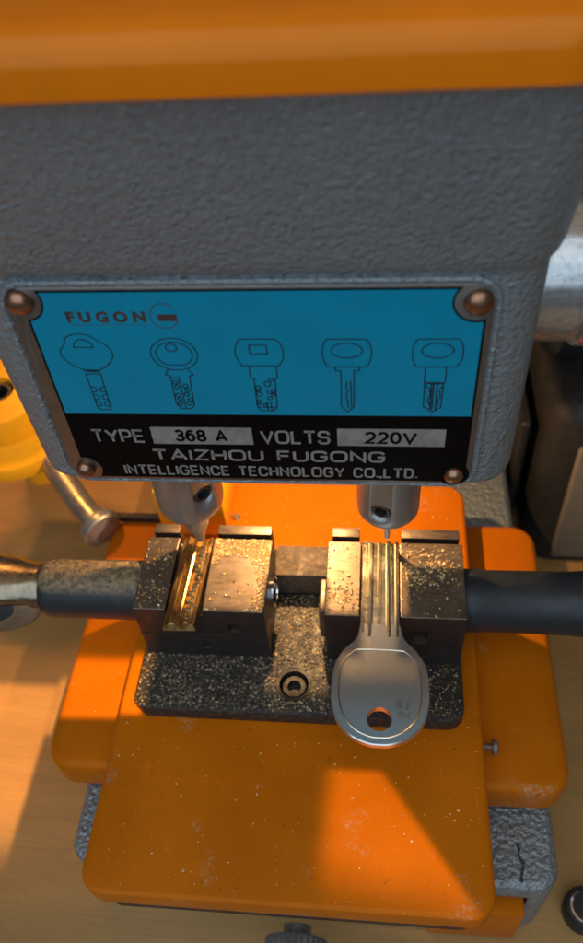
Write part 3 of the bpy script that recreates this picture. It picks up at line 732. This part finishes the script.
# ------------------------------------------------------------------ brass filings (stuff)
def chips(name, label, mat, pts):
    """pts: (x, y, z, size)"""
    at((0, 0, 0)); bm = bmesh.new()
    for x, y, z, s in pts:
        M = Matrix.Rotation(random.uniform(0, 6.28), 3, Vector((random.gauss(0, 1), random.gauss(0, 1), random.gauss(0, 1))).normalized())
        sx, sy, sz = s*random.uniform(0.5, 1.2), s*random.uniform(0.5, 1.0), s*random.uniform(0.25, 0.7)
        vs = []
        for d in ((1, 0, 0), (-1, 0, 0), (0, 1, 0), (0, -1, 0), (0, 0, 1), (0, 0, -1)):
            k = random.uniform(0.7, 1.2)
            vs.append(bm.verts.new(Vector((x, y, z+s*0.3)) + M @ Vector((d[0]*sx*k, d[1]*sy*k, d[2]*sz*k))))
        for a in (0, 1):
            for b, c in ((2, 4), (4, 3), (3, 5), (5, 2)):
                f = (vs[a], vs[b], vs[c]) if a == 0 else (vs[a], vs[c], vs[b])
                bm.faces.new(f)
    bmesh.ops.translate(bm, verts=bm.verts, vec=-ORG); bmesh.ops.scale(bm, verts=bm.verts, vec=(S, S, S))
    me = bpy.data.meshes.new(name); bm.to_mesh(me); bm.free(); me.materials.append(mat)
    o = bpy.data.objects.new(name, me); COL.objects.link(o)
    return tag(o, label, 'filings', None, 'stuff')
from mathutils import noise as mn
def fn(x, y, sc, off=0.0): return mn.fractal(Vector((x*sc+off, y*sc-off, off)), 1.0, 2.0, 3)
R = random.uniform
def scatter(n, x0, x1, y0, y1, z, dens, smin, smax):
    out = []; tries = 0
    while len(out) < n and tries < n*60:
        tries += 1; x, y = R(x0, x1), R(y0, y1)
        if random.random() < dens(x, y): out.append((x, y, z, smin+(smax-smin)*random.random()**3))
    return out
# left vice: a bank of gold round a wiped patch
def dl(x, y):
    if x > -49.6:
        u = (x+43.2)/7.6; v = (y-30.5)/10.5
        r = (abs(u)**2.6+abs(v)**2.6)**(1/2.6) + 0.16*fn(x, y, 0.35)
        return 1.0 if r > 1.0 else 0.012
    if x < -60.8: return 0.10 if (y < 30 and fn(x, y, 0.2, 3) > -0.1) else 0.05
    return 0
chips('brass_filings', 'bank of gold brass filings round a wiped patch on the left vice', FIL_BRASS, scatter(3000, -69.8, -32.8, 22, 47, 0, dl, 0.12, 0.62))
def dr(x, y):
    if x > 5.8:
        b = math.exp(-(((x-12)/7)**2+((y-37.5)/5.5)**2))
        sh = abs((y-41.5)+0.85*(x-7)) < 0.8  # bare strip along the pin's cast shadow, shade put into the scatter
        return 0 if sh else 0.9*b*(0.4+max(0, fn(x, y, 0.3, 5)+0.5))+0.008
    if x < -6: return 0.6*math.exp(-((y-28)/2.6)**2-((x+11)/4.5)**2)+0.05
    return 0
chips('brass_filings', 'loose gold brass filings thrown over the top of the right vice', FIL_BRASS, scatter(1200, -15.2, 23, 22.2, 47, 0, dr, 0.10, 0.66))
def dp(x, y):
    if (x+24.8)**2+(y-12.9)**2 < 28: return 0
    cl = 0.35+0.9*max(0, min(1, 0.55+fn(x, y, 0.16, 21)))
    if x < -31 and y < 21.5: return 0.9*cl
    if -32 < x < -15.5: return 0.75*cl if y < 44 else 0
    if y < 21.5 and x < 23: return (0.12 if x > 9 else 0.45)*cl
    return 0
allp = scatter(7500, -71, 23.4, 4.4, 44, -24.5, dp, 0.12, 0.68)
gp = scatter(900, -31.5, -15.5, 4.6, 44, -24.4, lambda x, y: 0 if (x+24.8)**2+(y-12.9)**2 < 28 else 1, 0.15, 0.5) + scatter(160, 9, 23, 5, 21, -24.4, lambda x, y: 1, 0.15, 0.45)
chips('brass_filings', 'gold brass filings heaped on the black base in the gap between both vices', FIL_BRASS, gp)
chips('brass_filings', 'thick litter of dull brass filings covering the black clamp base', FIL_GREY, allp)
def dc(x, y): return 0.35+0.65*max(0, fn(x, y, 0.07, 9)+0.25)
cp = [p for p in scatter(1300, -75, 28, -43, 94, -30, dc, 0.06, 0.5) if not (-72.5 < p[0] < 25 and 2.5 < p[1] < 63) and not (-77 < p[0] < -52 and p[1] > 70)]
cp += scatter(120, -98, -78, -5, 60, -40, lambda x, y: 0.5, 0.08, 0.28)
chips('brass_filings', 'sparse bright brass specks scattered over the orange plates', FIL_BRASS, cp)
rp = []
for i in range(420):
    x = R(-100, -70.5); a = random.gauss(0.12, 0.42)
    rp.append((x, 34.5+9.0*math.sin(a), -10+9.0*math.cos(a)-0.1, R(0.12, 0.34)))
chips('brass_filings', 'dusting of brass filings along the top of the left grip', FIL_GREY, rp)
kp = [p for p in scatter(36, -10, 10, -13, 15, 0.25, lambda x, y: 1 if y > 0 else 0.12, 0.04, 0.13) if (p[0]+.1)**2+(p[1]+8)**2 > 12]
kp += scatter(60, -5, 5, 20, 46, 0.3, lambda x, y: 0.6, 0.08, 0.25)
chips('brass_filings', 'few fine brass specks lying on the nickel key', FIL_BRASS, kp)

# ------------------------------------------------------------------ camera
Rm = ((0.99441952, 0.01461041, -0.10448141), (0.08080585, -0.74219286, 0.66529705), (-0.06782509, -0.67002708, -0.73923167))
cam = bpy.data.cameras.new('camera'); co = bpy.data.objects.new('camera', cam); COL.objects.link(co)
right = Vector(r[0] for r in Rm); down = Vector(r[1] for r in Rm); fwd = Vector(r[2] for r in Rm)
CP = Vector((-1.87990082, -97.18808867, 191.2356379))
mw = Matrix((right, -down, -fwd)).transposed().to_4x4(); mw.translation = CP*S
co.matrix_world = mw
cam.sensor_fit = 'VERTICAL'; cam.sensor_height = 24; cam.lens = 802.7/943*24
cam.clip_start = 0.005; cam.clip_end = 20
cam.dof.use_dof = True; cam.dof.focus_distance = 0.198; cam.dof.aperture_fstop = cam.lens/2.0
scene.camera = co

# ------------------------------------------------------------------ light
w = bpy.data.worlds.new('World'); scene.world = w; w.use_nodes = True
bg = w.node_tree.nodes['Background']; bg.inputs['Color'].default_value = (0.9, 0.92, 0.95, 1); bg.inputs['Strength'].default_value = 0.075

def lamp(name, kind, loc, energy, col, **kw):
    l = bpy.data.lights.new(name, kind); l.energy = energy; l.color = col
    for k, v in kw.items(): setattr(l, k, v)
    o = bpy.data.objects.new(name, l); COL.objects.link(o); o.location = Vector(loc)*S
    return o
def aim(o, target):
    d = (Vector(target)*S - o.location); o.rotation_euler = d.to_track_quat('-Z', 'Y').to_euler()
WARM = (1.0, 0.55, 0.20)
# the work lamps behind and just below the head
WL = Vector((-27, 77, 45))
wl = lamp('work_lamp', 'POINT', WL, 0.50, (1.0, 0.59, 0.25), shadow_soft_size=0.0012)
# added warm fill for the hub and rear bench, no fixture there
o = lamp('rear_fill', 'SPOT', (-190, 230, 190), 1.5, (1.0, 0.42, 0.09), shadow_soft_size=0.02, spot_size=math.radians(52), spot_blend=0.7); aim(o, (-165, 112, -70))
# added unseen lamp; the masks below cut its beam into lit patches
CL = Vector((102, -140, 420))
cl = lamp('patch_lamp', 'POINT', CL, 26.0, (1.0, 0.55, 0.20), shadow_soft_size=0.0012)
class Beam:
    """shapes what leaves a lamp: polygons of world points seen from the lamp, like a cut-out shade in front of the bulb"""
    def __init__(self, light, pos):
        light.data.use_nodes = True; self.nt = light.data.node_tree; self.p = pos
        self.em = [n for n in self.nt.nodes if n.type == 'EMISSION'][0]
        tc = N(self.nt, 'ShaderNodeTexCoord'); sep = N(self.nt, 'ShaderNodeSeparateXYZ'); self.nt.links.new(tc.outputs['Normal'], sep.inputs[0])
        dn = self.m('MAXIMUM', self.m('MULTIPLY', sep.outputs[2], -1.0), 0.02)
        self.U = self.m('DIVIDE', sep.outputs[0], dn); self.V = self.m('DIVIDE', sep.outputs[1], dn)
        self.total = None
    def m(self, op, a, b):
        n = N(self.nt, 'ShaderNodeMath', operation=op)
        for i, v in enumerate((a, b)):
            if isinstance(v, (int, float)): n.inputs[i].default_value = v
            else: self.nt.links.new(v, n.inputs[i])
        return n.outputs[0]
    def gate(self, p, q, soft):
        """1 to the left of the line p->q (seen from above), fading over soft millimetres at that distance"""
        L = self.p; k = L.z-p[2]
        a = [(p[0]-L.x)/k, (p[1]-L.y)/k]; b = [(q[0]-L.x)/(L.z-q[2]), (q[1]-L.y)/(L.z-q[2])]
        d = Vector((b[0]-a[0], b[1]-a[1])).normalized(); n = Vector((-d.y, d.x)); c = n.x*a[0]+n.y*a[1]
        s = self.m('SUBTRACT', self.m('ADD', self.m('MULTIPLY', self.U, n.x), self.m('MULTIPLY', self.V, n.y)), c)
        mr = N(self.nt, 'ShaderNodeMapRange', interpolation_type='SMOOTHSTEP'); h = soft/k/2
        mr.inputs['From Min'].default_value = -h; mr.inputs['From Max'].default_value = h
        self.nt.links.new(s, mr.inputs['Value']); return mr.outputs['Result']
    def beam(self, gates, k):
        f = self.gate(*gates[0])
        for g in gates[1:]: f = self.m('MULTIPLY', f, self.gate(*g))
        f = self.m('MULTIPLY', f, k)
        self.total = f if self.total is None else self.m('MAXIMUM', self.total, f)
    def done(self): self.nt.links.new(self.total, self.em.inputs['Strength'])
B = Beam(cl, CL); z = -30
B.beam([((2.7, -9.3, z), (-14.7, -9.3, z), 1.6), ((-13.0, -9, z), (-14.5, -36, z), 8), ((20.4, -36.7, z), (0.9, -9.2, z), 2.6), ((-20, -36, z), (24, -42, z), 18)], 0.32)
B.beam([((-110, 6.2, -40), (-70, 7.6, -40), 2.0), ((-74, 0, -40), (-74, 60, -40), 2), ((-70, 27, -40), (-104, 27, -40), 6), ((-101.5, 60, -40), (-101.5, 0, -40), 1)], 0.85)
B.beam([((-101.5, 0, -40), (-101.5, 60, -40), 1), ((-240, -22, WZ), (-110, -14, WZ), 26), ((-100, 44, WZ), (-240, 43, WZ), 5)], 1.0)
B.done()
B = Beam(wl, WL)  # added mask keeps the lamp's light on vices and bow, dark beyond
B.beam([((-200, 34, 0), (200, 34, 0), 3), ((44, 0, 0), (44, 100, 0), 10)], 1.0)
B.beam([((-200, 23.0, 0), (200, 23.0, 0), 1.2), ((-33.4, 0, 0), (-33.4, 60, 0), 1), ((-69.4, 60, 0), (-69.4, 0, 0), 1)], 1.0)
B.beam([((-200, 23.0, 0), (200, 23.0, 0), 1.2), ((-14.6, 60, 0), (-14.6, 0, 0), 1), ((22.6, 0, 0), (22.6, 60, 0), 1)], 1.0)
B.beam([((-200, 2.5, 0), (200, 2.5, 0), 6), ((-10.0, 60, 0), (-10.0, 0, 0), 1.5), ((10.0, 0, 0), (10.0, 60, 0), 1.5), ((200, 8.5, 0), (-200, 8.5, 0), 1)], 1.0)
B.beam([((-200, 8, 0), (200, 8, 0), 0.6), ((-4.8, 60, 0), (-4.8, 0, 0), 0.8), ((4.6, 0, 0), (4.6, 60, 0), 0.8)], 1.0)
B.done()
# added soft fills: cool in front, no window there, and warm overhead
o = lamp('cool_fill', 'AREA', (-100, -430, 460), 3.2, (0.66, 0.84, 1.0), size=0.9); aim(o, (-20, 20, 60))
o = lamp('room_light', 'AREA', (40, -60, 700), 0.9, (1.0, 0.70, 0.36), size=1.1); aim(o, (-20, 20, 100))

scene.view_settings.view_transform = 'Standard'; scene.view_settings.look = 'None'
scene.view_settings.exposure = 0; scene.view_settings.gamma = 1
scene.cycles.use_denoising = True
